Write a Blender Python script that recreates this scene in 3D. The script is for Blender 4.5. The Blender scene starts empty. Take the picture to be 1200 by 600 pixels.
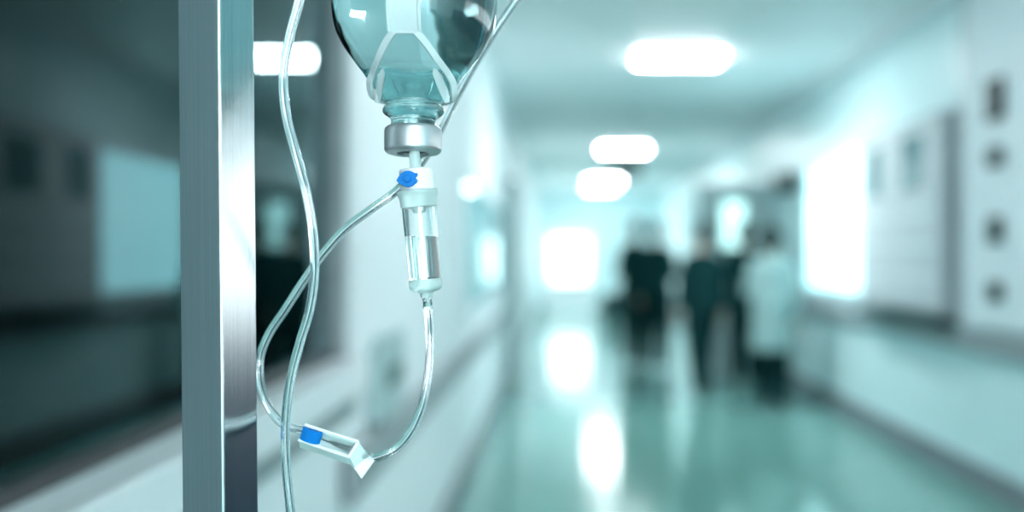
import bpy, bmesh, math, random
from mathutils import Vector, Matrix, Euler
random.seed(7)
S = bpy.context.scene
COL = S.collection
PI = math.pi

# ------------------------------------------------------------------ camera, light, exposure
F, VX, VY, CH = 1333.333, 655.0, 300.0, 1.35        # focal length in px, vanishing point, eye height
cam_d = bpy.data.cameras.new('camera')
cam = bpy.data.objects.new('camera', cam_d); COL.objects.link(cam)
cam.location = (0, 0, CH); cam.rotation_euler = (PI/2, 0, 0)
cam_d.sensor_width = 36; cam_d.lens = 40
cam_d.shift_x = -(VX-600)/1200
cam_d.clip_start = 0.02; cam_d.clip_end = 200
cam_d.dof.use_dof = True; cam_d.dof.focus_distance = 0.652; cam_d.dof.aperture_fstop = 2.6
S.camera = cam
S.view_settings.view_transform = 'Standard'; S.view_settings.look = 'None'
S.view_settings.gamma = 1; S.view_settings.use_curve_mapping = False
S.view_settings.exposure = 1.26
PANEL_E = 36.0          # ceiling panels
DAY_E = 1.2            # daylight panes
FAR_E = 1.6
NEAR_E = 0.85
BACK_FILL_E = 11.0
LIGHT_C = (0.92, 0.985, 1.0)
DAY_C = (0.42, 0.92, 1.0)
w = bpy.data.worlds.new('world'); S.world = w; w.use_nodes = True
w.node_tree.nodes['Background'].inputs[0].default_value = (0.6, 0.8, 0.85, 1)
w.node_tree.nodes['Background'].inputs[1].default_value = 0.3
cy = S.cycles
cy.max_bounces = 24; cy.diffuse_bounces = 7; cy.glossy_bounces = 8; cy.transmission_bounces = 20
cy.transparent_max_bounces = 20; cy.caustics_reflective = False; cy.sample_clamp_indirect = 6.0; cy.blur_glossy = 0.3

def W(px, py, Y):
    return Vector(((px-VX)*Y/F, Y, CH-(py-VY)*Y/F))

# ------------------------------------------------------------------ materials
def mat(name, color=(.8,.8,.8), rough=.5, metal=0., trans=0., ior=1.45, spec=.5, emit=None, estr=0., sss=0., coat=0.):
    m = bpy.data.materials.new(name); m.use_nodes = True
    b = m.node_tree.nodes['Principled BSDF']
    b.inputs['Base Color'].default_value = (*color, 1)
    b.inputs['Roughness'].default_value = rough
    b.inputs['Metallic'].default_value = metal
    b.inputs['Transmission Weight'].default_value = trans
    b.inputs['IOR'].default_value = ior
    b.inputs['Specular IOR Level'].default_value = spec
    b.inputs['Coat Weight'].default_value = coat
    if sss:
        b.inputs['Subsurface Weight'].default_value = sss
        b.inputs['Subsurface Radius'].default_value = (.01, .01, .01)
        b.inputs['Subsurface Scale'].default_value = .3
    if emit:
        b.inputs['Emission Color'].default_value = (*emit, 1)
        b.inputs['Emission Strength'].default_value = estr
    return m

def noise_color(m, c1, c2, scale, sx=1, sy=1, sz=1, rough=None, bump=0., detail=4):
    nt = m.node_tree; b = nt.nodes['Principled BSDF']
    tc = nt.nodes.new('ShaderNodeTexCoord'); mp = nt.nodes.new('ShaderNodeMapping')
    mp.inputs['Scale'].default_value = (sx, sy, sz)
    n = nt.nodes.new('ShaderNodeTexNoise'); n.inputs['Scale'].default_value = scale; n.inputs['Detail'].default_value = detail
    r = nt.nodes.new('ShaderNodeValToRGB')
    r.color_ramp.elements[0].position = .35; r.color_ramp.elements[1].position = .65
    r.color_ramp.elements[0].color = (*c1, 1); r.color_ramp.elements[1].color = (*c2, 1)
    nt.links.new(tc.outputs['Object'], mp.inputs[0]); nt.links.new(mp.outputs[0], n.inputs['Vector'])
    nt.links.new(n.outputs['Fac'], r.inputs[0]); nt.links.new(r.outputs[0], b.inputs['Base Color'])
    if rough:
        mr = nt.nodes.new('ShaderNodeMapRange'); mr.inputs[3].default_value = rough[0]; mr.inputs[4].default_value = rough[1]
        nt.links.new(n.outputs['Fac'], mr.inputs[0]); nt.links.new(mr.outputs[0], b.inputs['Roughness'])
    if bump:
        bp = nt.nodes.new('ShaderNodeBump'); bp.inputs['Strength'].default_value = bump; bp.inputs['Distance'].default_value = .001
        nt.links.new(n.outputs['Fac'], bp.inputs['Height']); nt.links.new(bp.outputs[0], b.inputs['Normal'])
    return m

M = {}
M['wall'] = noise_color(mat('wall_paint', rough=.55, spec=.25), (.815,.86,.885), (.835,.88,.905), 6)
M['wall_teal_cast'] = noise_color(mat('teal_cast_wall_paint', rough=.35), (.66,.84,.86), (.69,.86,.88), 6)  # teal cast of the distant light put into this wall paint
M['ceil'] = noise_color(mat('ceiling_paint', rough=.5), (.84,.86,.87), (.86,.88,.89), 3)
M['floor'] = noise_color(mat('vinyl_floor', rough=.1, spec=.45), (.165,.35,.32), (.185,.375,.345), 2.5, rough=(.10,.135))
M['grey_reflection'] = noise_color(mat('grey_reflection_paint', rough=.5), (.20,.25,.275), (.23,.28,.305), 6)
M['base'] = noise_color(mat('baseboard_vinyl', rough=.4), (.20,.225,.25), (.22,.245,.27), 5)
M['rail'] = noise_color(mat('rail_vinyl', rough=.4), (.28,.31,.33), (.31,.34,.36), 5)
M['frame'] = noise_color(mat('painted_frame', rough=.55, spec=.3), (.83,.85,.88), (.86,.88,.90), 8)
M['gasket'] = mat('dark_gasket', (.05,.05,.055), .5)
M['jamb'] = noise_color(mat('grey_jamb', rough=.35), (.30,.34,.36), (.33,.37,.39), 8)
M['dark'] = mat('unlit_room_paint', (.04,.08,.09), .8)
M['navy'] = noise_color(mat('navy_panel', rough=.6, spec=.1), (.002,.032,.07), (.003,.038,.08), 8)
M['day'] = mat('daylit_pane', (.8,.9,.9), .15, emit=DAY_C, estr=DAY_E)
M['far'] = mat('bright_far_pane', (.8,.9,.9), .15, emit=(.78,1,1), estr=FAR_E)
M['near'] = mat('near_daylit_pane', (.8,.9,.9), .15, emit=(.95,.98,1), estr=NEAR_E)
M['back'] = mat('back_fill_pane', (.8,.9,.9), .15, emit=(.93,.985,1), estr=BACK_FILL_E)
M['panel'] = mat('light_diffuser', (.9,.9,.9), .4, emit=LIGHT_C, estr=PANEL_E)
M['door'] = noise_color(mat('grey_door_paint', rough=.35), (.38,.50,.51), (.42,.54,.55), 5)
M['panes'] = mat('lit_vision_pane', (.6,.8,.8), .1, emit=(.55,1,.98), estr=.75)
M['cabinet'] = noise_color(mat('cabinet_laminate', rough=.35), (.56,.60,.63), (.60,.64,.67), 6)
M['cab_edge'] = mat('cabinet_edge', (.30,.32,.35), .4)
M['pane_dim'] = mat('cabinet_glass', (.14,.25,.27), .08, spec=.7)
M['white'] = noise_color(mat('white_panel', rough=.55, spec=.3), (.74,.80,.84), (.78,.84,.87), 8)
M['black'] = mat('dark_plastic', (.008,.016,.018), .45, spec=.15)
M['teal_dark'] = mat('dark_teal_plastic', (.012,.06,.06), .4)
# stainless steel with a vertical brushed grain
st = mat('brushed_steel', (.58,.62,.64), .3, metal=1.)
noise_color(st, (.58,.61,.63), (.64,.67,.69), 60, 14, 14, .12, rough=(.19,.23), bump=.025, detail=6)
M['steel'] = st
M['alu'] = noise_color(mat('crimped_aluminium', rough=.3, metal=.85), (.52,.52,.54), (.60,.60,.62), 40, rough=(.30,.42))
M['rubber'] = mat('grey_rubber', (.06,.065,.07), .55)
M['glass'] = mat('bottle_glass', (.90,.985,.99), 0.0, trans=1., ior=1.5)
lq = mat('infusion_liquid', (.97,1,1), 0.0, trans=1., ior=1.33)
va = lq.node_tree.nodes.new('ShaderNodeVolumeAbsorption')
va.inputs['Color'].default_value = (.30,.80,.85,1); va.inputs['Density'].default_value = 3.5
lq.node_tree.links.new(va.outputs[0], lq.node_tree.nodes['Material Output'].inputs['Volume'])
M['liquid'] = lq
M['saline'] = mat('clear_fluid', (1,1,1), 0.0, trans=1., ior=1.33)
M['clear'] = mat('clear_plastic', (.97,1,1), .03, trans=1., ior=1.45)
M['tube'] = mat('clear_tubing', (.96,.99,1), .02, trans=1., ior=1.46)
M['aqua'] = mat('frosted_aqua_plastic', (.84,.98,.97), .3, trans=.55, ior=1.3, sss=.2)
M['frost'] = mat('frosted_hanger_plastic', (.86,.94,.96), .38, trans=.30, ior=1.2, sss=.3)
M['whiteplastic'] = mat('white_plastic', (.88,.90,.91), .35, sss=.2)
M['clamp'] = mat('clamp_plastic', (.82,.96,.96), .3, trans=.3, ior=1.3, sss=.2)
M['clamp_rim'] = mat('clamp_rim_plastic', (.93,.95,.96), .3)
M['blue'] = noise_color(mat('blue_plastic', rough=.45, spec=.2), (.0,.17,.54), (.0,.185,.59), 20)
# window pane: tinted, Fresnel mirror over a clear sheet
def pane_mat(name, ior, tint):
    m = bpy.data.materials.new(name); m.use_nodes = True; nt = m.node_tree
    nt.nodes.remove(nt.nodes['Principled BSDF'])
    out = nt.nodes['Material Output']; fr = nt.nodes.new('ShaderNodeFresnel'); fr.inputs[0].default_value = ior
    tr = nt.nodes.new('ShaderNodeBsdfTransparent'); tr.inputs[0].default_value = (*tint, 1)
    gl = nt.nodes.new('ShaderNodeBsdfGlossy'); gl.inputs['Roughness'].default_value = .0; gl.inputs[0].default_value = (.78,.97,1,1)
    mx = nt.nodes.new('ShaderNodeMixShader')
    nt.links.new(fr.outputs[0], mx.inputs[0]); nt.links.new(tr.outputs[0], mx.inputs[1]); nt.links.new(gl.outputs[0], mx.inputs[2])
    nt.links.new(mx.outputs[0], out.inputs[0]); return m
M['pane'] = pane_mat('window_glass', 1.30, (.8,.9,.92))

# ------------------------------------------------------------------ mesh helpers
def link(name, me, parent=None):
    o = bpy.data.objects.new(name, me); COL.objects.link(o)
    if parent: o.parent = parent
    return o
def obj(name, bm, m, parent=None, smooth=False, bevel=0., seg=2):
    bmesh.ops.recalc_face_normals(bm, faces=bm.faces)
    me = bpy.data.meshes.new(name); bm.to_mesh(me); bm.free()
    me.materials.append(m)
    if smooth:
        for p in me.polygons: p.use_smooth = True
        me.set_sharp_from_angle(angle=math.radians(42))
    o = link(name, me, parent)
    if bevel:
        b = o.modifiers.new('bevel', 'BEVEL'); b.width = bevel; b.segments = seg; b.limit_method = 'ANGLE'
    return o
def box(bm, x0, x1, y0, y1, z0, z1, rot=None, at=None):
    g = bmesh.ops.create_cube(bm, size=1)
    for v in g['verts']:
        v.co = Vector((x0 if v.co.x < 0 else x1, y0 if v.co.y < 0 else y1, z0 if v.co.z < 0 else z1))
        if rot is not None: v.co = rot @ v.co
        if at is not None: v.co += at
    return g['verts']
def lathe(bm, prof, seg=72, xf=None, close=False):
    rings = []
    for r, z in prof:
        if r < 1e-7: rings.append([bm.verts.new((0, 0, z))])
        else: rings.append([bm.verts.new((r*math.cos(2*PI*i/seg), r*math.sin(2*PI*i/seg), z)) for i in range(seg)])
    pairs = list(zip(rings, rings[1:]))
    if close: pairs.append((rings[-1], rings[0]))
    for a, b in pairs:
        for i in range(seg):
            j = (i+1) % seg
            if len(a) == 1 and len(b) == 1: continue
            if len(a) == 1: bm.faces.new((a[0], b[i], b[j]))
            elif len(b) == 1: bm.faces.new((a[i], a[j], b[0]))
            else: bm.faces.new((a[i], a[j], b[j], b[i]))
    if xf is not None:
        for ring in rings:
            for v in ring: v.co = xf @ v.co
def spline(pts, n=14):
    P = [Vector(p) for p in pts]; P = [2*P[0]-P[1]] + P + [2*P[-1]-P[-2]]
    out = []
    for i in range(1, len(P)-2):
        p0, p1, p2, p3 = P[i-1:i+3]
        d = lambda a, b: max(1e-6, (b-a).length**.5)
        t0 = 0; t1 = t0+d(p0, p1); t2 = t1+d(p1, p2); t3 = t2+d(p2, p3)
        for k in range(n):
            t = t1+(t2-t1)*k/n
            a1 = p0*((t1-t)/(t1-t0))+p1*((t-t0)/(t1-t0)); a2 = p1*((t2-t)/(t2-t1))+p2*((t-t1)/(t2-t1)); a3 = p2*((t3-t)/(t3-t2))+p3*((t-t2)/(t3-t2))
            b1 = a1*((t2-t)/(t2-t0))+a2*((t-t0)/(t2-t0)); b2 = a2*((t3-t)/(t3-t1))+a3*((t-t1)/(t3-t1))
            out.append(b1*((t2-t)/(t2-t1))+b2*((t-t1)/(t2-t1)))
    out.append(P[-2]); return out
def sweep(bm, path, sect, cap=True, ref=None):
    """sect: list of (a, b) offsets in the moving frame; frame transported along the path."""
    T = []
    for i in range(len(path)):
        a = path[max(0, i-1)]; b = path[min(len(path)-1, i+1)]; T.append((b-a).normalized())
    n = Vector(ref) if ref is not None else T[0].orthogonal()
    rings = []
    for p, t in zip(path, T):
        n = (n-t*n.dot(t)).normalized(); bn = t.cross(n)
        rings.append([bm.verts.new(p+n*a+bn*b) for a, b in sect])
    k = len(sect)
    for r0, r1 in zip(rings, rings[1:]):
        for i in range(k): bm.faces.new((r0[i], r0[(i+1) % k], r1[(i+1) % k], r1[i]))
    if cap:
        bm.faces.new(rings[0]); bm.faces.new(rings[-1])
    return rings
def circ(r, k=18): return [(r*math.cos(2*PI*i/k), r*math.sin(2*PI*i/k)) for i in range(k)]
def struct(name, bm, m, parent=None, **kw):
    o = obj(name, bm, m, parent, **kw)
    if parent is None: o['kind'] = 'structure'
    return o
def tag(o, label, cat, group=None):
    o['label'] = label; o['category'] = cat
    if group: o['group'] = group
    return o
def empty(name, loc, label, cat, group=None, rot=(0,0,0)):
    o = bpy.data.objects.new(name, None); COL.objects.link(o); o.location = loc; o.rotation_euler = rot
    o.empty_display_size = .05
    return tag(o, label, cat, group)
def B(*a, **k):
    bm = bmesh.new(); box(bm, *a, **k); return bm

# ------------------------------------------------------------------ the corridor
XL, XR, ZC, YE, YB = -.57, 2.44, 2.94, 28.0, -6.0
struct('floor', B(XL-3, XR+.3, YB-.2, YE+.2, -.12, 0), M['floor'])
struct('ceiling', B(XL-.2, XR+.2, YB-.2, YE+.2, ZC, ZC+.1), M['ceil'])
# left wall with the opening of the dark window
WY0, WY1, WZ0, WZ1 = .98, 3.04, 1.075, 2.35
bm = bmesh.new()
box(bm, XL-.14, XL, YB, WY0, 0, ZC); box(bm, XL-.14, XL, WY1, YE, 0, ZC)
box(bm, XL-.14, XL, WY0, WY1, 0, WZ0); box(bm, XL-.14, XL, WY0, WY1, WZ1, ZC)
struct('wall_left', bm, M['wall'])
struct('wall_right', B(XR, XR+.14, YB, YE, 0, ZC), M['wall_teal_cast'])
struct('wall_front', B(XL-.14, XR+.14, YE, YE+.14, 0, ZC), M['wall_teal_cast'])
struct('wall_back', B(XL-.14, XR+.14, YB-.14, YB, 0, ZC), M['wall'])
# unlit side room behind the glass
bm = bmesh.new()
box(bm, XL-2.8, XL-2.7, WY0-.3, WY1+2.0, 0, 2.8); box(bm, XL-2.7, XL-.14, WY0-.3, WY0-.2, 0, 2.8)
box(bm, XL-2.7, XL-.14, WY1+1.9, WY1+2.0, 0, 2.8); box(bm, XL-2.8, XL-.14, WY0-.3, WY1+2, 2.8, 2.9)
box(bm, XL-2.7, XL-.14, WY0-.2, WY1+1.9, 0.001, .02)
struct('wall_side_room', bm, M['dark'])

def rail(name, x0, x1, y0, y1, z0, z1, m):
    return struct(name, B(x0, x1, y0, y1, z0, z1), m, bevel=.018)
struct('baseboard_left', B(XL, XL+.02, YB, YE, 0, .14), M['base'], bevel=.004)
struct('baseboard_right', B(XR-.02, XR, YB, YE, 0, .15), M['base'], bevel=.004)
struct('baseboard_front', B(XL+.02, XR-.02, YE-.02, YE, 0, .14), M['base'], bevel=.004)
rail('trim_1', XL, XL+.045, 2.95, 11.6, .70, .83, M['rail'])        # left handrail
rail('trim_2', XR-.07, XR, 5.0, 12.6, .80, .92, M['rail'])          # right handrail
struct('navy_reflection_panel', B(XR-.012, XR, -.6, 4.9, .15, 1.16), M['navy'], bevel=.003)   # unseen navy panel added for the dark reflection low on the post
struct('trim_4', B(XR-.16, XR, YB, YE, ZC-.05, ZC), M['frame'], bevel=.02)    # cove along the right wall

struct('grey_reflection_panel', B(XL, XL+.01, -1.6, .92, .14, ZC-.001), M['grey_reflection'])      # unseen grey sheet added so the post's left face mirrors grey
# window in the left wall
win = struct('window_1', B(XL-.10, XL-.03, WY0, WY1, WZ0, WZ0+.02), M['gasket'])
bm = bmesh.new()
box(bm, XL-.10, XL+.003, WY1-.012, WY1, WZ0, WZ1); box(bm, XL-.10, XL+.005, WY0, WY0+.03, WZ0, WZ1)
box(bm, XL-.10, XL+.002, WY0+.03, WY1-.012, WZ1-.03, WZ1)
struct('window_jamb', bm, M['jamb'], win)
struct('window_pane', B(XL-.042, XL-.036, WY0+.03, WY1-.012, WZ0+.02, WZ1-.03), M['pane'], win)
struct('window_sill', B(XL-.03, XL+.05, WY0, WY1+.10, WZ0-.085, WZ0-.001), M['frame'], win, bevel=.006)
struct('window_surround', B(XL, XL+.02, WY1, WY1+.33, WZ0+.0, WZ1+.06), M['frame'], win, bevel=.004)
struct('window_sill_shade', B(XL, XL+.016, WY0, WY1+.06, WZ0-.15, WZ0-.086), M['rail'], win, bevel=.004)  # grey strip standing in for the shade under the sill

# glazed stretch further along the left wall (light blind behind it)
g2 = struct('window_2', B(XL, XL+.012, 6.6, 11.4, .98, 1.85), M['frame'])
bm = bmesh.new()
for y0, y1 in ((6.6, 6.66), (8.97, 9.03), (11.34, 11.4)): box(bm, XL+.012, XL+.03, y0, y1, 1.03, 1.80)
for z0, z1 in ((.98, 1.03), (1.80, 1.85)): box(bm, XL+.012, XL+.03, 6.6, 11.4, z0, z1)
struct('window_frame', bm, M['frame'], g2)
struct('window_pane', B(XL+.016, XL+.020, 6.66, 11.34, 1.03, 1.80), pane_mat('glass_over_blind', 1.45, (.96,.99,1)), g2)

# open door leaf at the end of the left wall
dl = struct('door_1', B(XL+.01, XL+.14, 12.2, 12.27, 0, 2.1), M['door'], bevel=.01)
struct('door_leaf', B(XL+.02, XL+.065, 12.3, 13.2, .01, 2.06), M['jamb'], dl, bevel=.005)
struct('door_post', B(XL+.01, XL+.12, 13.3, 13.38, 0, 2.1), M['rail'], dl, bevel=.01)
struct('door_head', B(XL+.01, XL+.14, 12.2, 13.38, 2.1, 2.18), M['jamb'], dl, bevel=.01)

# open door across the right of the corridor with a bright vision panel
dr = struct('door_2', B(1.56, XR, 12.95, 13.0, .01, 2.18), M['door'], bevel=.005)
struct('door_glass', B(1.86, 2.11, 12.94, 12.95, 1.45, 1.98), M['panes'], dr)
bm = bmesh.new()
for a in ((1.82,1.86,1.41,2.02), (2.11,2.15,1.41,2.02), (1.86,2.11,1.41,1.45), (1.86,2.11,1.98,2.02)): box(bm, a[0], a[1], 12.925, 12.95, a[2], a[3])
struct('door_glazing_bead', bm, M['teal_dark'], dr)
struct('door_handle', B(1.62, 1.65, 12.90, 12.95, .95, 1.10), M['steel'], dr, bevel=.008)

# bright window at the far end, in a glazed exit door
fe = struct('door_3', B(-.36, .88, YE-.06, YE, 0, 2.06), M['frame'], bevel=.01)
struct('door_pane', B(-.20, .72, YE-.075, YE-.06, .72, 1.80), M['far'], fe)
struct('door_push_bar', B(-.24, .76, YE-.12, YE-.06, .60, .66), M['jamb'], fe, bevel=.01)

# lit window in the right wall
rw = struct('window_3', B(XR-.008, XR, 8.9, 11.1, 1.0, 2.27), M['frame'])
struct('window_pane', B(XR-.014, XR-.008, 8.97, 11.02, 1.06, 2.20), M['day'], rw)
bm = bmesh.new()
for y0, y1 in ((8.9, 8.97), (11.02, 11.1)): box(bm, XR-.03, XR-.008, y0, y1, 1.06, 2.20)
for z0, z1 in ((1.0, 1.06), (2.20, 2.27)): box(bm, XR-.03, XR-.008, 8.9, 11.1, z0, z1)
struct('window_frame', bm, M['frame'], rw)
# daylit window in the right wall beside the viewer (what the steel post mirrors)
nw = struct('window_5', B(XR-.008, XR, .2, 4.8, 1.161, 1.78), M['frame'])
struct('window_pane', B(XR-.014, XR-.008, .28, 4.72, 1.20, 1.72), M['near'], nw)
# unseen glowing window added behind the viewer as fill light
bw = struct('window_fill', B(.0, 1.9, YB, YB+.03, 1.0, 2.3), M['frame'])
struct('window_pane', B(.06, 1.84, YB+.03, YB+.035, 1.06, 2.24), M['back'], bw)

# ------------------------------------------------------------------ foreground: the steel post
post = empty('stainless_steel_post', (0,0,0), 'brushed stainless steel square drip stand post, in sharp focus before the dark window', 'drip stand')
th = math.radians(24.7); sz = .0308
N = Vector((-.1916, .645)); tl = Vector((-math.cos(th), math.sin(th))); tr_ = Vector((math.sin(th), math.cos(th)))
pc = N + (tl+tr_)*sz/2
post.location = (pc.x+.0118, pc.y, 0); post.rotation_euler = (0, math.radians(-.5), 0)
rz = Matrix.Rotation(-th, 3, 'Z')
h = sz/2
obj('upright', B(-h, h, -h, h, .04, 1.86, rot=rz), M['steel'], post, bevel=.0018, seg=3)
obj('base_plate', B(-.16, .16, -.16, .16, 0.003, .04, rot=rz), M['steel'], post, bevel=.008)
bm = bmesh.new()
HX, HY = -.0853, .69         # where the bottle hangs
L = Vector((HX, HY, 1.80)) - Vector((post.location.x-.0157, post.location.y, 1.80))
sweep(bm, [Vector((-.012+.0, .0, 1.80)), Vector((L.x*.5-.016, L.y*.5, 1.80)), Vector((L.x-.016, L.y, 1.80)), Vector((L.x+.01, L.y+.002, 1.803)), Vector((L.x+.018, L.y+.002, 1.815))], circ(.004, 12))
obj('hook_arm', bm, M['steel'], post, smooth=True)
bm = bmesh.new(); box(bm, -h-.001, h+.001, -h-.001, h+.001, 1.86, 1.868, rot=rz)
obj('end_cap', bm, M['black'], post, bevel=.002)

# ------------------------------------------------------------------ the bottle (inverted), local z along its axis
YBOT = .67; k = YBOT/F
bot = empty('infusion_bottle', W(484, 178, YBOT), 'upturned clear glass infusion bottle full of liquid with a grey metal cap', 'bottle', rot=(math.radians(-5), 0, 0))
Zp = lambda py: (178-py)*k
outer = [(27,168),(26.8,148),(25.8,143),(27,139),(31,135.5),(34.5,133),(36,131),(36,128.5),(34.8,126),(33,123.5),(32.7,121.5),(34.3,118),(37,115),(40,111.5),(45.5,104),(51,96.5),(58.5,86),(66,76),(73.5,66),(81,56),(87,46),(91.8,36),(95,24),(96.8,12),(97.6,0),(98,-20),(98,-120),(98,-250),(96.5,-268),(92,-282),(84,-291),(72,-295),(60,-293),(30,-285),(0,-283)]
inner = [(0,-277),(30,-279),(60,-286),(72,-287),(82,-284),(88,-277),(92,-266),(94,-250),(94,-120),(94,-20),(93.6,0),(92.8,12),(91,24),(87.6,36),(82.8,46),(76.6,56),(69,66),(61.4,76),(54,86),(46,96.5),(40,104),(34,111.5),(29,116),(25.5,121),(24,128),(22.5,135),(20.5,143),(20,150),(20,168)]
def dense(p, n=4):
    pts = spline([Vector((a, b, 0)) for a, b in p], n); return [(max(0, v.x), v.y) for v in pts]
bm = bmesh.new()
po = dense(outer[:-1], 4)+[outer[-1]]; pi_ = [inner[0]]+dense(inner[1:], 4)
lathe(bm, [(r*k, Zp(y)) for r, y in po+pi_], 96, close=False)
# close mouth ring
bm.verts.ensure_lookup_table()
seg = 96; first = bm.verts[0:seg]; last = bm.verts[len(bm.verts)-seg:]
for i in range(seg): bm.faces.new((first[i], first[(i+1) % seg], last[(i+1) % seg], last[i]))
obj('glass_body', bm, M['glass'], bot, smooth=True)
bm = bmesh.new()
liq = [(0,-225)]+[(r+1.2 if r > 30 else r+.8, y) for r, y in pi_ if y > -225]
liq = [(0,-225),(95.2,-225)]+[q for q in liq[1:] if q[1] > -224]
liq = [q for q in liq if q[1] < 160]+[(20.8,160),(0,160)]
lathe(bm, [(r*k, Zp(y)) for r, y in liq], 96)
obj('infusion_liquid', bm, M['liquid'], bot, smooth=True).data.polygons[0].use_smooth = False
bm = bmesh.new()
capp = [(27.4,149.5),(31.5,149.5),(33,151),(33.6,153.5),(33.6,170),(33.2,172),(33.6,174),(33,177),(31,179.2),(28,180),(19,180.4),(18,179),(17.6,175.5),(27.4,174.5)]
lathe(bm, [(r*k, Zp(y)) for r, y in capp], 72, close=True)
obj('metal_cap', bm, M['alu'], bot, smooth=True)
bm = bmesh.new()
lathe(bm, [(r*k, Zp(y)) for r, y in [(0,161),(19,161),(19.6,162),(19.6,168.4),(26.5,168.6),(26.5,174),(17,176),(16,177.5),(6,177.5),(0,177.5)]], 48)
obj('rubber_stopper', bm, M['rubber'], bot, smooth=True)['label'] = 'dark grey rubber stopper'

# ------------------------------------------------------------------ the plastic hanger on the bottle
R5 = Matrix.Rotation(math.radians(-5), 3, 'X'); BO = W(484, 178, YBOT)
hang = empty('bottle_hanger', BO, 'frosted white plastic hanger strap forking down to a ring round the bottle neck', 'hanger', rot=(math.radians(-5), 0, 0))
def rad_at(py):
    q = [(y, r) for r, y in outer]
    for (y0, r0), (y1, r1) in zip(q, q[1:]):
        if y1 <= py <= y0: return r0+(r1-r0)*(y0-py)/(y0-y1)
    return 98
def front(dx, py, gap=2.2):          # point just clear of the bottle's front at dx px off the axis
    r = rad_at(py)+gap; y = math.sqrt(max(0, r*r-dx*dx))
    return Vector((dx*k, -y*k, Zp(py)))
# strap: a flat band with two raised edges, hugging the glass and rising to the hook
ys = [57.5, 53, 47, 38, 26, 14, 0, -40, -120, -220, -262]
pts = [front(0, y, 4) for y in ys]
top = R5.inverted() @ (Vector((HX, HY, 1.7975)) - BO)
hookp = top + Vector((0, 0, .008))
pts += [Vector((0, -.046, Zp(-292))), Vector((top.x*.5, -.028, Zp(-310))), Vector((top.x, top.y-.006, hookp.z-.008)), Vector((top.x, top.y, hookp.z-.0005)), Vector((top.x, top.y+.006, hookp.z-.008))]
path = spline(pts, 5)
bm = bmesh.new()
hw, tk, ed = 20.3*k*.93, .0006, .0016
sect = [(-tk,-hw),(-tk,hw),(ed,hw),(ed,hw-.0016),(tk,hw-.0018),(tk,-hw+.0018),(ed,-hw+.0016),(ed,-hw)]
sweep(bm, path, sect, ref=(0,-1,0))
obj('strap', bm, M['frost'], hang, bevel=.0003, seg=2)
# crossbar and the two arms of the fork
def arm(pts, wd, tkk, name):
    bm = bmesh.new()
    a, b = wd/2, tkk/2
    sweep(bm, spline(pts, 8), [(-b,-a),(-b,a),(b,a),(b,-a)], ref=(0,-1,0))
    return obj(name, bm, M['frost'], hang, bevel=.0006, seg=3)
arm([front(-15,58.4,4), front(-7,58.4,4), front(0,58.4,4), front(7,58.4,4), front(15,58.4,4)], 4.5*k, 5*k, 'crossbar')
RR = 47.0
ring_z = Zp(112)
for s in (-1, 1):
    arm([front(s*12, 57.8, 4.2), front(s*17, 62.5, 5), front(s*24.5, 71, 5), front(s*33, 82, 4.5), Vector((s*42.5*k, -34*k, Zp(92))), Vector((s*48*k, -22*k, Zp(101))), Vector((s*48*k, -8*k, Zp(111))), Vector((s*46.5*k, 2*k, Zp(114)))], 8*k, 5*k, 'fork_arm')
bm = bmesh.new()
circle = [Vector((RR*k*math.cos(a), RR*k*math.sin(a), ring_z)) for a in [-.12+(PI+.24)*i/48 for i in range(49)]]
rg = sweep(bm, circle, circ(3.4*k, 10))
obj('neck_ring', bm, M['frost'], hang, smooth=True)
for s in (-1, 1):                     # leaf-shaped grips inside the ring
    bm = bmesh.new()
    sh = [(-44,121),(-42,108),(-37,96),(-31,90.5),(-28,91.5),(-27,96),(-30,105),(-34,115),(-38,123)]
    f0 = []; f1 = []
    for dx, py in sh:
        r = max(rad_at(py)+2.5, abs(dx)+1)
        y = math.sqrt(r*r-dx*dx)*.93+1
        f0.append(bm.verts.new(Vector((-s*dx*k, -y*k, Zp(py))))); f1.append(bm.verts.new(Vector((-s*dx*k, -(y+2)*k, Zp(py)))))
    bm.faces.new(f0); bm.faces.new(f1)
    for i in range(len(sh)): bm.faces.new((f0[i], f0[(i+1) % len(sh)], f1[(i+1) % len(sh)], f1[i]))
    obj('neck_grip', bm, M['frost'], hang, bevel=.0004)

# ------------------------------------------------------------------ the infusion set
YD = .662; kd = YD/F
p0 = W(485.5, 178, YD); p1 = W(500, 345, YD)
st_ = empty('infusion_set', p0, 'clear drip chamber and long looping tubing hanging below the upturned bottle', 'infusion set')
ax = (p0-p1).normalized()
Rax = Vector((0,0,1)).rotation_difference(ax).to_matrix().to_4x4()
def dl_(bm, prof, seg=56): lathe(bm, [(r*kd, (178-y)*kd*1.004) for r, y in prof], seg, xf=Rax)
def dpart(name, prof, m, close=False):
    bm = bmesh.new(); lathe(bm, [(r*kd, (178-y)*kd*1.004) for r, y in prof], 56, xf=Rax, close=close)
    return obj(name, bm, m, st_, smooth=True)
dpart('spike', [(0,171),(3,173),(5.5,176),(6.4,180),(6.6,198),(6.6,200),(0,200)], M['aqua'])
hs = dpart('vent_housing', [(0,197.5),(17.5,197.5),(19,198.5),(19.6,200),(20,222.5),(0,222.5)], M['whiteplastic'])
cp = dpart('chamber_cap', [(0,222.6),(22,222.6),(24,223.8),(24.4,226),(23.6,229),(21.9,233),(21.2,242.5),(20.2,243),(9,243),(8,247),(7,249),(4,249.5),(0,249.5)], M['aqua'])
dpart('drip_chamber', [(20.1,243.2),(19.9,262),(19.2,300),(18.8,327),(0,327),(0,325.2),(17.2,325),(17.6,300),(18.3,262),(18.4,243.2)], M['clear'], close=True)
bm = bmesh.new()
dl_(bm, [(0,277),(18.5,277),(18.2,290),(17.9,310),(17.6,325.3),(0,325.3)])
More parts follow.
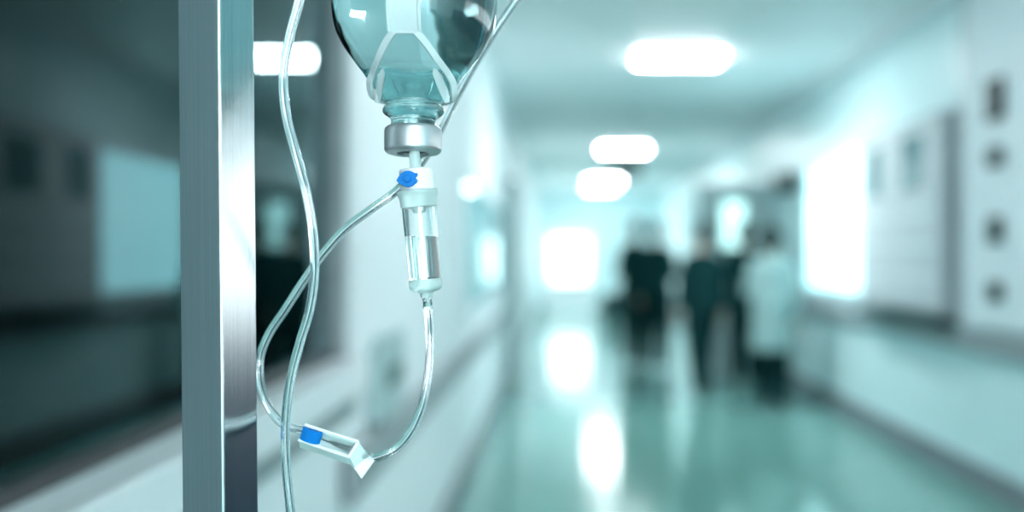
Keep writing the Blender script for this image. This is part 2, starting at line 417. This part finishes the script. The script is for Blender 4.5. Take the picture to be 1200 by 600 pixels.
for v in bm.verts:
    yy = 178 - (Rax.inverted() @ v.co).z/kd/1.004
    if yy < 278: v.co.z = -(277-178)*kd
obj('chamber_fluid', bm, M['saline'], st_)
dpart('chamber_foot', [(0,327),(18.9,327),(19.3,328),(19.4,335),(18.2,338.5),(14.5,341),(9,342.3),(7.4,344),(6.8,348),(6.2,349),(0,349)], M['aqua'])
dpart('tube_connector', [(5.2,349),(5.3,358),(6.2,359),(6.2,361.5),(5.6,362.5),(4.0,362.5),(4.0,349)], M['clear'], close=True)
# blue vent cap: a leaf-shaped flap with a round boss
bm = bmesh.new()
def ext(bm, pts2, y0, y1):
    a = [bm.verts.new(W(px, py, y0)-p0) for px, py in pts2]; b = [bm.verts.new(W(px, py, y0)-p0+Vector((0, y1-y0, 0))) for px, py in pts2]
    bm.faces.new(a); bm.faces.new(b)
    n = len(a)
    for i in range(n): bm.faces.new((a[i], a[(i+1) % n], b[(i+1) % n], b[i]))
leaf = [(464.2,211.5),(466.5,207.5),(470,203),(474,200.4),(479,199.9),(483.5,201.2),(486,203),(488.4,202.2),(488.6,205.5),(486.6,207.3),(486.6,209),(489,210.6),(488.2,213.5),(485.4,215.4),(482.6,217.6),(478.5,219),(473,218),(468,215.2)]
Yf = YD-20.5*kd
ext(bm, leaf, Yf-.0035, Yf+.003)
vc = obj('vent_cap', bm, M['blue'], st_, bevel=.0006, seg=3); vc['label'] = 'blue leaf-shaped vent cap'
bm = bmesh.new(); cc = [(477+4.4*math.cos(2*PI*i/24), 209+4.4*math.sin(2*PI*i/24)) for i in range(24)]
ext(bm, cc, Yf-.0048, Yf-.0034)
obj('boss', bm, M['blue'], vc, bevel=.0004)

# tubing: one line from the chamber, through the roller clamp, round the loop, behind the bottle and back down
RO, RI = .00262, .0016
def tubing(name, pts, n=12, ri=RI):
    path = spline(pts, n); bm = bmesh.new()
    a = sweep(bm, path, circ(RO, 20), cap=False); b = sweep(bm, path, circ(ri, 16), cap=False)
    for ra, rb in ((a[0], b[0]), (a[-1], b[-1])):
        ea = [bm.edges.get((ra[i], ra[(i+1) % 20])) for i in range(20)]; eb = [bm.edges.get((rb[i], rb[(i+1) % 16])) for i in range(16)]
        bmesh.ops.bridge_loops(bm, edges=ea+eb)
    return obj(name, bm, M['tube'], st_, smooth=True)
def T(*q): return [W(a, b, c)-p0 for a, b, c in q]
tubing('tube', T((501.2,354,.6625),(502.5,372,.6625),(503.6,395,.6625),(503.5,420,.662),(500,450,.661),(492.5,482,.66),(480,508,.659),(465,525,.658),(450,533,.657),(437,536.5,.657),(424,531.5,.657),(400,521,.659),(376,510.5,.661),(352,504,.664),(338,500,.668),(327,493,.673),(315,477,.681),(307,458,.688),(304,436,.692),(306,414,.693),(316,390,.692),(334,363,.69),(356,329,.688),(378,298,.686),(404,269,.685),(434,246,.685),(462,226,.687),(482,206,.692),(498,184,.700),(516,152,.712),(536,112,.722),(558,72,.730),(582,34,.735),(605,0,.737),(640,-58,.735),(650,-130,.725),(640,-210,.71),(600,-420,.70),(545,-545,.69),(500,-600,.68),(450,-622,.67),(400,-580,.655),(375,-450,.642),(366,-200,.632),(364,-60,.632),(352,-4,.633),(340,40,.634),(332,85,.635),(335,132,.635),(347,180,.635),(359,226,.635),(367,275,.636),(368.5,320,.638),(363,362,.639),(351,403,.64),(340.5,445,.641),(335,490,.642),(334.5,530,.642),(337,566,.642),(341,606,.642),(346,680,.645),(350,800,.65),(352,1000,.66),(345,1200,.67)))

# roller clamp
ck = .66/F
def CP(px, py, d=0.): return W(px, py, .652+d)-p0
A, B_, C_, D_ = (357,497.5), (420,517.5), (408.5,535.5), (349.5,515.5)        # the rim: far-left, far-right, near-right, near-left
dep = .0075; off = (1.5, 9)                                                    # the body runs back and down from the rim
def lerp(p, q, t): return (p[0]+(q[0]-p[0])*t, p[1]+(q[1]-p[1])*t)
def quadwall(bm, P, Q, th_dir, depth=dep, rim=0):
    """a wall from rim edge P-Q down by depth, thickness towards th_dir (px)"""
    f = lambda p, o, d: bm.verts.new(CP(p[0]+o[0], p[1]+o[1], d))
    o0 = (0,0); o1 = th_dir
    t = [f(P, o0, 0), f(Q, o0, 0), f(Q, o1, 0), f(P, o1, 0)]
    b = [f(P, off, depth), f(Q, off, depth), f(Q, (off[0]+o1[0], off[1]+o1[1]), depth), f(P, (off[0]+o1[0], off[1]+o1[1]), depth)]
    bm.faces.new(t); bm.faces.new(b)
    for i in range(4): bm.faces.new((t[i], t[(i+1) % 4], b[(i+1) % 4], b[i]))
cl = None
bm = bmesh.new()
quadwall(bm, A, B_, (-.9, 2.9)); quadwall(bm, D_, C_, (.9, -2.9)); 
# floor of the channel
fl = [bm.verts.new(CP(p[0]+off[0], p[1]+off[1], d)) for d in (dep-.0008, dep+.0008) for p in (A, B_, C_, D_)]
bm.faces.new(fl[:4]); bm.faces.new(fl[4:])
for i in range(4): bm.faces.new((fl[i], fl[(i+1) % 4], fl[4+(i+1) % 4], fl[4+i]))
cl = obj('roller_clamp', bm, M['clamp'], st_, bevel=.0005); cl['label'] = 'white roller clamp with a blue wheel on the tubing'
bm = bmesh.new()
# white rims, cross rim
def bar(bm, P, Q, r=.00085, d=-.0004):
    sweep(bm, [CP(*P, d), CP(*lerp(P, Q, .5), d), CP(*Q, d)], circ(r, 8))
bar(bm, A, B_); bar(bm, D_, C_); bar(bm, B_, C_, .0010)
# flared end: slopes away from the cross rim to a wide lip
bm2 = bmesh.new()
E1, E2 = (438,540), (423.5,561)
top_ = [CP(*B_, 0), CP(*C_, 0), CP(416,549,.0035), CP(433,534.5,.0035)]
bot_ = [CP(B_[0]+off[0], B_[1]+off[1], dep), CP(C_[0]+off[0], C_[1]+off[1], dep), CP(418,553,dep+.001), CP(434,538,dep+.001)]
vt = [bm2.verts.new(p) for p in top_]; vb = [bm2.verts.new(p) for p in bot_]
bm2.faces.new(vt); bm2.faces.new(vb)
for i in range(4): bm2.faces.new((vt[i], vt[(i+1) % 4], vb[(i+1) % 4], vb[i]))
obj('clamp_throat', bm2, M['clamp'], cl, bevel=.0005)
lip0 = [(433,533.5),(438.3,540),(423.5,560.8),(415,548.5)]
v0 = [bm.verts.new(CP(*p, .0025)) for p in lip0]; v1 = [bm.verts.new(CP(p[0]+.5, p[1]+1, .0085)) for p in lip0]
bm.faces.new(v0); bm.faces.new(v1)
for i in range(4): bm.faces.new((v0[i], v0[(i+1) % 4], v1[(i+1) % 4], v1[i]))
obj('clamp_rim', bm, M['clamp_rim'], cl)
# knurled blue wheel; its axle lies across the channel
bm = bmesh.new()
u = (CP(*B_)-CP(*A)).normalized(); wv = (CP(*D_)-CP(*A)); wv = (wv-u*wv.dot(u)).normalized(); nn = u.cross(wv).normalized()
if nn.y > 0: nn = -nn
cw = (CP(*lerp(A, D_, .5))) + u*.0058 - nn*.0012
rw_, hw_ = .0059, .0036
xf = Matrix((( *(u.x, nn.x, wv.x),), (u.y, nn.y, wv.y), (u.z, nn.z, wv.z)))
nT = 28
ra = []
for sgn in (-1, 1):
    ring = []
    for i in range(nT*2):
        rr = rw_ if i % 2 == 0 else rw_*.955
        a = 2*PI*i/(nT*2)
        ring.append(bm.verts.new(cw+xf @ Vector((rr*math.cos(a), rr*math.sin(a), sgn*hw_))))
    bm.faces.new(ring); ra.append(ring)
for i in range(nT*2): bm.faces.new((ra[0][i], ra[0][(i+1) % (nT*2)], ra[1][(i+1) % (nT*2)], ra[1][i]))
obj('clamp_wheel', bm, M['blue'], cl)['label'] = 'blue knurled wheel'

# ------------------------------------------------------------------ ceiling lights
def dup(root, loc, label):
    r = root.copy(); COL.objects.link(r); r.location = loc; r['label'] = label
    for ch in list(root.children):
        c = ch.copy(); COL.objects.link(c); c.parent = r
    return r
def ceiling_light(y, label):
    t = empty('ceiling_light', (.95, y, ZC), label, 'ceiling light', 'oblong ceiling light panels along the corridor')
    bm = bmesh.new()
    for a in ((-.35,.35,-.24,-.21), (-.35,.35,.21,.24), (-.35,-.32,-.21,.21), (.32,.35,-.21,.21)): box(bm, a[0], a[1], a[2], a[3], -.02, -.001)
    obj('light_frame', bm, M['frame'], t, bevel=.004)
    obj('diffuser', B(-.32, .32, -.20, .20, -.04, -.002), M['panel'], t)
    return t
l0 = ceiling_light(9.0, 'white oblong ceiling light, largest and highest in view of the glowing ceiling panels')
dup(l0, (.95, 16.7, ZC), 'second white ceiling light along the corridor, with a dark sign hanging close to it')
dup(l0, (.95, 23.8, ZC), 'third white ceiling light along the corridor, just behind the dark hanging sign')
lw = dup(l0, (.95, 26.2, ZC), 'last white ceiling light along the corridor, above the far glazed door')
M['panel_dim'] = mat('light_diffuser_dimmed', (.9,.9,.9), .4, emit=LIGHT_C, estr=PANEL_E*.4)
for ch in lw.children:
    if ch.name.startswith('diffuser'): ch.data = ch.data.copy(); ch.data.materials[0] = M['panel_dim']
M['panel_mid'] = mat('light_diffuser_half', (.9,.9,.9), .4, emit=LIGHT_C, estr=PANEL_E*.45)
for y in (4.2, -3.2):  # unseen lights added for fill and the highlight in the bottle
    o = dup(l0, (.95, y, ZC), 'unseen white oblong ceiling light added near the viewer for fill and reflections')
    if y > 4:
        for ch in o.children:
            if ch.name.startswith('diffuser'): ch.data = ch.data.copy(); ch.data.materials[0] = M['panel_mid']

# ------------------------------------------------------------------ things in the corridor
# wall cabinet beside the lit window
cb = empty('wall_cabinet', (XR, 7.85, .98), 'pale grey wall cabinet with small dark glazed panes beside the lit window', 'cabinet')
obj('carcass', B(-.10, -.001, -.97, .97, 0, 1.26), M['cab_edge'], cb, bevel=.006)
for i in range(2):
    y0, y1 = (-.93, -.005) if i == 0 else (.005, .93)
    d = obj('cabinet_door', B(-.122, -.101, y0, y1, .03, 1.23), M['cabinet'], cb, bevel=.004)
    ya, yb = (-.62, -.12) if i == 0 else (.32, .70)
    obj('glass_pane', B(-.126, -.122, ya, yb, .80, 1.16), M['pane_dim'], d)
    bm = bmesh.new()
    for z in (.22, .42, .62): box(bm, -.128, -.122, y0+.06, y1-.06, z, z+.03)
    obj('door_batten', bm, M['white'], d)
# shelf under it; its dark colour stands in for the shadow there
sh = tag(obj('wall_shelf', B(XR-.20, XR-.001, 6.85, 8.6, .925, .965), M['teal_dark'], bevel=.006), 'narrow wall shelf under the pale grey cabinet, coloured dark for the shadow there', 'shelf')
# service column with four dark fittings
sc = empty('wall_service_panel', (XR, 6.15, .95), 'tall white wall panel with a column of dark fittings at the right edge', 'wall panel')
obj('panel_board', B(-.09, -.001, -.75, .42, 0, 1.98), M['white'], sc, bevel=.012)
obj('panel_edge_strip', B(-.10, -.001, .42, .50, 0, 1.98), M['cabinet'], sc, bevel=.008)
def fit(name, z, hw, hh):
    f = obj(name, B(-.125, -.091, -.06-hw, -.06+hw, z-hh, z+hh), M['black'], sc, bevel=.01)
    bm = bmesh.new(); lathe(bm, [(0,0),(.022,0),(.026,.006),(.026,.02),(0,.02)], 20, xf=Matrix.Translation((-.125, -.06, z)) @ Matrix.Rotation(-PI/2, 4, 'Y'))
    obj('knob', bm, M['teal_dark'], f, smooth=True)
fit('gas_regulator', 1.24, .10, .11); fit('gas_outlet', .93, .085, .05); fit('gas_outlet', .54, .075, .07); fit('gas_outlet', .21, .08, .05)

# hanging sign under the ceiling
sg = empty('hanging_sign', (.925, 15.8, 2.50), 'small dark sign board hanging from the ceiling below the second light', 'sign')
obj('sign_board', B(-.21, .21, -.03, .03, -.04, .18), M['black'], sg, bevel=.006)
for x in (-.12, .12): obj('hanging_rod', B(x-.006, x+.006, -.006, .006, .18, .439), M['steel'], sg)
# smoke detector
sd = empty('smoke_detector', (.82, 12.4, ZC), 'round smoke detector on the ceiling between the first two lights', 'smoke detector')
bm = bmesh.new(); lathe(bm, [(0,-.05),(.035,-.05),(.05,-.035),(.065,-.02),(.07,-.001),(0,-.001)], 32)
obj('detector_body', bm, M['cabinet'], sd, smooth=True)
# wall-mounted dark unit above the right door
ds = empty('wall_speaker', (XR, 11.75, 2.10), 'dark box mounted high on the wall beyond the lit window', 'speaker')
obj('speaker_case', B(-.20, -.001, -.14, .14, -.09, .09), M['black'], ds, bevel=.015)
bm = bmesh.new()
for i in range(5): box(bm, -.17+i*.03, -.155+i*.03, -.144, -.14, -.06, .06)
obj('speaker_grille', bm, M['teal_dark'], ds)
# grey holder low on the left wall
hd = empty('glove_dispenser', (XL, 3.58, .85), 'grey-green box holder on the left wall below the sill line, behind the tubing', 'dispenser')
obj('holder', B(.001, .055, -.22, .22, 0, .26), M['door'], hd, bevel=.01)
obj('holder_slot', B(.055, .058, -.14, .14, .10, .16), M['teal_dark'], hd)
# waste bin at the far end
wb = empty('waste_bin', (1.02, 22.4, 0), 'small dark waste bin on the floor left of the dark-clothed pair', 'bin')
bm = bmesh.new(); lathe(bm, [(0,.004),(.15,.004),(.155,.02),(.19,.56),(.18,.56),(.15,.05),(0,.05)], 32)
obj('bin_body', bm, M['teal_dark'], wb, smooth=True)
bm = bmesh.new(); lathe(bm, [(.0,.64),(.08,.63),(.17,.60),(.195,.565),(0,.562)], 32)
obj('bin_lid', bm, M['teal_dark'], wb, smooth=True)

# ------------------------------------------------------------------ people
M['skin'] = mat('skin', (.46,.30,.22), .5, sss=.1)
M['hair'] = mat('dark_hair', (.008,.016,.016), .7, spec=.12)
M['scrub'] = noise_color(mat('dark_teal_scrubs', rough=.8, spec=.1), (.004,.035,.036), (.006,.045,.046), 12)  # teal lift of the haze put into the dark cloth colours
M['scrub_b'] = noise_color(mat('black_teal_cloth', rough=.8, spec=.1), (.003,.022,.024), (.004,.03,.031), 12)
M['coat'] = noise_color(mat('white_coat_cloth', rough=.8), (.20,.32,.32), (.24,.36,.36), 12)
M['shoe'] = mat('dark_shoe', (.01,.03,.03), .5)

def ball(bm, c, r, seg=14):
    g = bmesh.ops.create_uvsphere(bm, u_segments=seg, v_segments=max(8, seg*2//3), radius=1)
    if not hasattr(r, '__len__'): r = (r, r, r)
    for v in g['verts']: v.co = Vector((v.co.x*r[0], v.co.y*r[1], v.co.z*r[2]))+Vector(c)
def chain(bm, pts, rad, ends=True):
    P = [Vector(p) for p in pts]
    for i in range(len(P)-1):
        a, b = P[i], P[i+1]; d = (b-a)
        g = bmesh.ops.create_cone(bm, cap_ends=True, segments=16, radius1=rad[i], radius2=rad[i+1], depth=d.length)
        q = Vector((0,0,1)).rotation_difference(d.normalized()).to_matrix()
        for v in g['verts']: v.co = q @ v.co + (a+b)/2
    for i, p in enumerate(P):
        if ends or 0 < i < len(P)-1: ball(bm, p, rad[i])
def loft(bm, rings, seg=28):
    R = []
    for z, rx, ry, cy in rings: R.append([bm.verts.new((rx*math.cos(2*PI*i/seg), cy+ry*math.sin(2*PI*i/seg), z)) for i in range(seg)])
    for a, b in zip(R, R[1:]):
        for i in range(seg): bm.faces.new((a[i], a[(i+1) % seg], b[(i+1) % seg], b[i]))
    bm.faces.new(R[0]); bm.faces.new(R[-1])
DG = bpy.context.evaluated_depsgraph_get
def remesh(name, bm, m, parent, voxel, scale):
    bmesh.ops.recalc_face_normals(bm, faces=bm.faces)
    me = bpy.data.meshes.new('tmp'); bm.to_mesh(me); bm.free()
    t = bpy.data.objects.new('tmp', me); COL.objects.link(t)
    r = t.modifiers.new('r', 'REMESH'); r.mode = 'VOXEL'; r.voxel_size = voxel
    s = t.modifiers.new('s', 'SMOOTH'); s.factor = .5; s.iterations = 3
    me2 = bpy.data.meshes.new_from_object(t.evaluated_get(DG())); me2.name = name
    bpy.data.objects.remove(t); bpy.data.meshes.remove(me)
    me2.transform(Matrix.Scale(scale, 4))
    me2.materials.clear(); me2.materials.append(m)
    for p in me2.polygons: p.use_smooth = True
    return link(name, me2, parent)

TORSO = [(.84,.150,.105,0),(.92,.162,.112,.005),(1.02,.140,.098,.0),(1.15,.150,.108,-.005),(1.27,.172,.112,0),(1.33,.176,.098,.006),(1.375,.150,.082,.010),(1.41,.09,.066,.012),(1.435,.062,.058,.012)]
def person(px, Y, H, rz_, label, arms, legs, top, bottom, hem=.80, long_sleeve=False, hair_len=.0, head_rot=0., coat=False):
    """arms: per side (elbow, wrist) in body axes; legs: per side (knee, ankle). The body faces -Y before rz_."""
    x = (px-VX)*Y/F; s = H/1.7
    t = empty('person', (x, Y, 0), label, 'person', rot=(0, 0, rz_))
    bm = bmesh.new()
    loft(bm, TORSO)
    chain(bm, [(0,.012,1.38),(0,.0,1.50)], [.055,.05])
    hb = bmesh.new()
    ball(hb, (0,.008,1.60), (.074,.092,.098), 24); ball(hb, (0,-.022,1.545), (.058,.066,.072), 20)      # skull, face
    ball(hb, (0,-.068,1.492), (.026,.022,.02)); ball(hb, (0,-.093,1.555), (.013,.02,.022))               # chin, nose
    ball(hb, (0,-.082,1.515), (.022,.010,.006)); ball(hb, (0,-.08,1.592), (.05,.014,.010))               # lips, brow
    for q in (-1, 1):
        ball(hb, (q*.074,.012,1.568), (.010,.020,.032)); ball(hb, (q*.03,-.078,1.575), (.014,.010,.008))  # ears, eyes
    Rh = Matrix.Rotation(head_rot, 3, 'Z')
    for v in hb.verts: v.co = Rh @ v.co
    tm = bpy.data.meshes.new('h'); hb.to_mesh(tm); hb.free(); bm.from_mesh(tm); bpy.data.meshes.remove(tm)
    tb = bmesh.new(); bb = bmesh.new()
    i_ = .013
    sh_z = 1.375
    for q, (el, wr), (kn, an) in zip((-1, 1), arms, legs):
        shd = (q*.150,.008,sh_z-.03); el = Vector(el); wr = Vector(wr); el.x *= q; wr.x *= q
        chain(bm, [shd, el, wr], [.048,.038,.027])
        d = (wr-el).normalized(); side = d.cross(Vector((1,0,0))); side = side.normalized() if side.length > .1 else Vector((0,1,0))
        palm = wr+d*.045
        chain(bm, [wr+side*.018, palm+side*.028+d*.03], [.017,.014]); chain(bm, [wr-side*.018, palm-side*.028+d*.03], [.017,.014]); chain(bm, [wr, palm+d*.03], [.019,.016])
        inw = Vector((-q,0,0))
        for f_, (o_, ln) in enumerate(((-.03,.06), (-.010,.075), (.010,.07), (.03,.055))):
            b0 = palm+side*o_+d*.03
            chain(bm, [b0, b0+d*ln*.5+inw*.006, b0+d*ln+inw*.022], [.010,.009,.0075])
        b0 = wr-side*.022+d*.015; chain(bm, [b0, b0-side*.022+d*.022+inw*.01, b0-side*.028+d*.052+inw*.014], [.012,.0105,.009])
        hip = (q*.085,.0,.86); kn = Vector(kn); an = Vector(an); kn.x *= q; an.x *= q
        chain(bm, [hip, kn, an], [.082,.056,.04])
        # clothing
        if long_sleeve: chain(tb, [shd, el, el+(wr-el)*.93], [.058,.050,.041], True)
        else: chain(tb, [shd, Vector(shd)+(el-Vector(shd))*.8], [.058,.054], True)
        chain(bb, [hip, kn, an+Vector((0,0,.03))], [.106,.084,.074])
        # foot and shoe
        ft = Vector((0,-1,0))
        ball(bm, an+Vector((0,-.05,-.045)), (.036,.11,.03))
        sb = bmesh.new(); ball(sb, an+Vector((0,-.055,-.035)), (.045,.135,.038)); ball(sb, an+Vector((0,.01,-.02)), (.045,.06,.05))
        for v in sb.verts: v.co.z = max(v.co.z, .002)
        remesh('shoe', sb, M['shoe'], t, .008, s)
    for v in bm.verts: v.co.z = max(v.co.z, .012)
    remesh('body', bm, M['skin'], t, .0065, s)
    bmx = [(z, rx+i_+(.004 if z < 1.3 else 0), ry+i_, cy) for z, rx, ry, cy in TORSO if z > hem+.02 and z < 1.43]
    hemring = (hem, .195 if coat else .180, .165 if coat else .130, 0)
    rings = [hemring]+[r_ if not coat or r_[0] > 1.1 else (r_[0], max(r_[1], .185), max(r_[2], .145), r_[3]) for r_ in bmx]+[(1.43,.075,.07,.012)]
    loft(tb, rings)
    remesh('white_coat' if coat else 'tunic', tb, top, t, .009, s)
    loft(bb, [(.80,.150,.112,0),(.86,.168,.122,0),(.94,.170,.122,.004),(.99,.158,.112,.003)])
    remesh('trousers', bb, bottom, t, .009, s)
    hb = bmesh.new()
    ball(hb, (0,.024,1.612), (.087+.1*hair_len,.098+.1*hair_len,.100), 24)
    if hair_len: 
        loft(hb, [(1.57-hair_len,.045,.03,.085),(1.55-hair_len*.4,.068,.045,.07),(1.57,.078,.055,.055),(1.61,.081,.07,.04)])
    bmesh.ops.delete(hb, geom=[v for v in hb.verts if False], context='VERTS')
    # cut the hairline: hair keeps behind the brow plane
    bmesh.ops.bisect_plane(hb, geom=hb.verts[:]+hb.edges[:]+hb.faces[:], plane_co=(0,-.035,1.615), plane_no=(0,-.80,-.60), clear_outer=True)
    bmesh.ops.holes_fill(hb, edges=[e for e in hb.edges if e.is_boundary], sides=0)
    for v in hb.verts: v.co = Rh @ v.co
    remesh('hair', hb, M['hair'], t, .008, s)
    return t
hang_arm = ((.215,.02,1.10), (.225,-.05,.85))
bent_arm = ((.215,.03,1.10), (.12,-.18,1.05))
stand = ((.09,-.01,.48), (.095,.02,.085))
fwd = ((.085,-.14,.50), (.085,-.16,.085))
back = ((.085,.03,.48), (.085,.22,.115))
person(744, 14.1, 1.80, PI+.4, 'person in dark clothes in the standing pair, on the side nearer the waste bin', (hang_arm, bent_arm), (stand, stand), M['scrub'], M['scrub'], long_sleeve=True)
person(770, 13.5, 1.76, PI-.3, 'person in dark clothes in the standing pair, on the side nearer the lone walker', (bent_arm, hang_arm), (stand, stand), M['scrub'], M['scrub_b'], long_sleeve=True)
person(822, 11.0, 1.66, PI+.2, 'slim person in near-black clothes walking alone in mid corridor', (hang_arm, hang_arm), (fwd, back), M['scrub_b'], M['scrub_b'], long_sleeve=True)
person(872, 12.2, 1.70, PI-.4, 'person in dark clothes standing half hidden behind the white coat', (hang_arm, bent_arm), (stand, stand), M['scrub'], M['scrub_b'], hair_len=.06)
person(904, 9.9, 1.61, PI-.3, 'person in a knee-length white coat and dark trousers, nearest of the people', (hang_arm, bent_arm), (stand, fwd), M['coat'], M['scrub_b'], hem=.56, long_sleeve=True, hair_len=.1, coat=True)
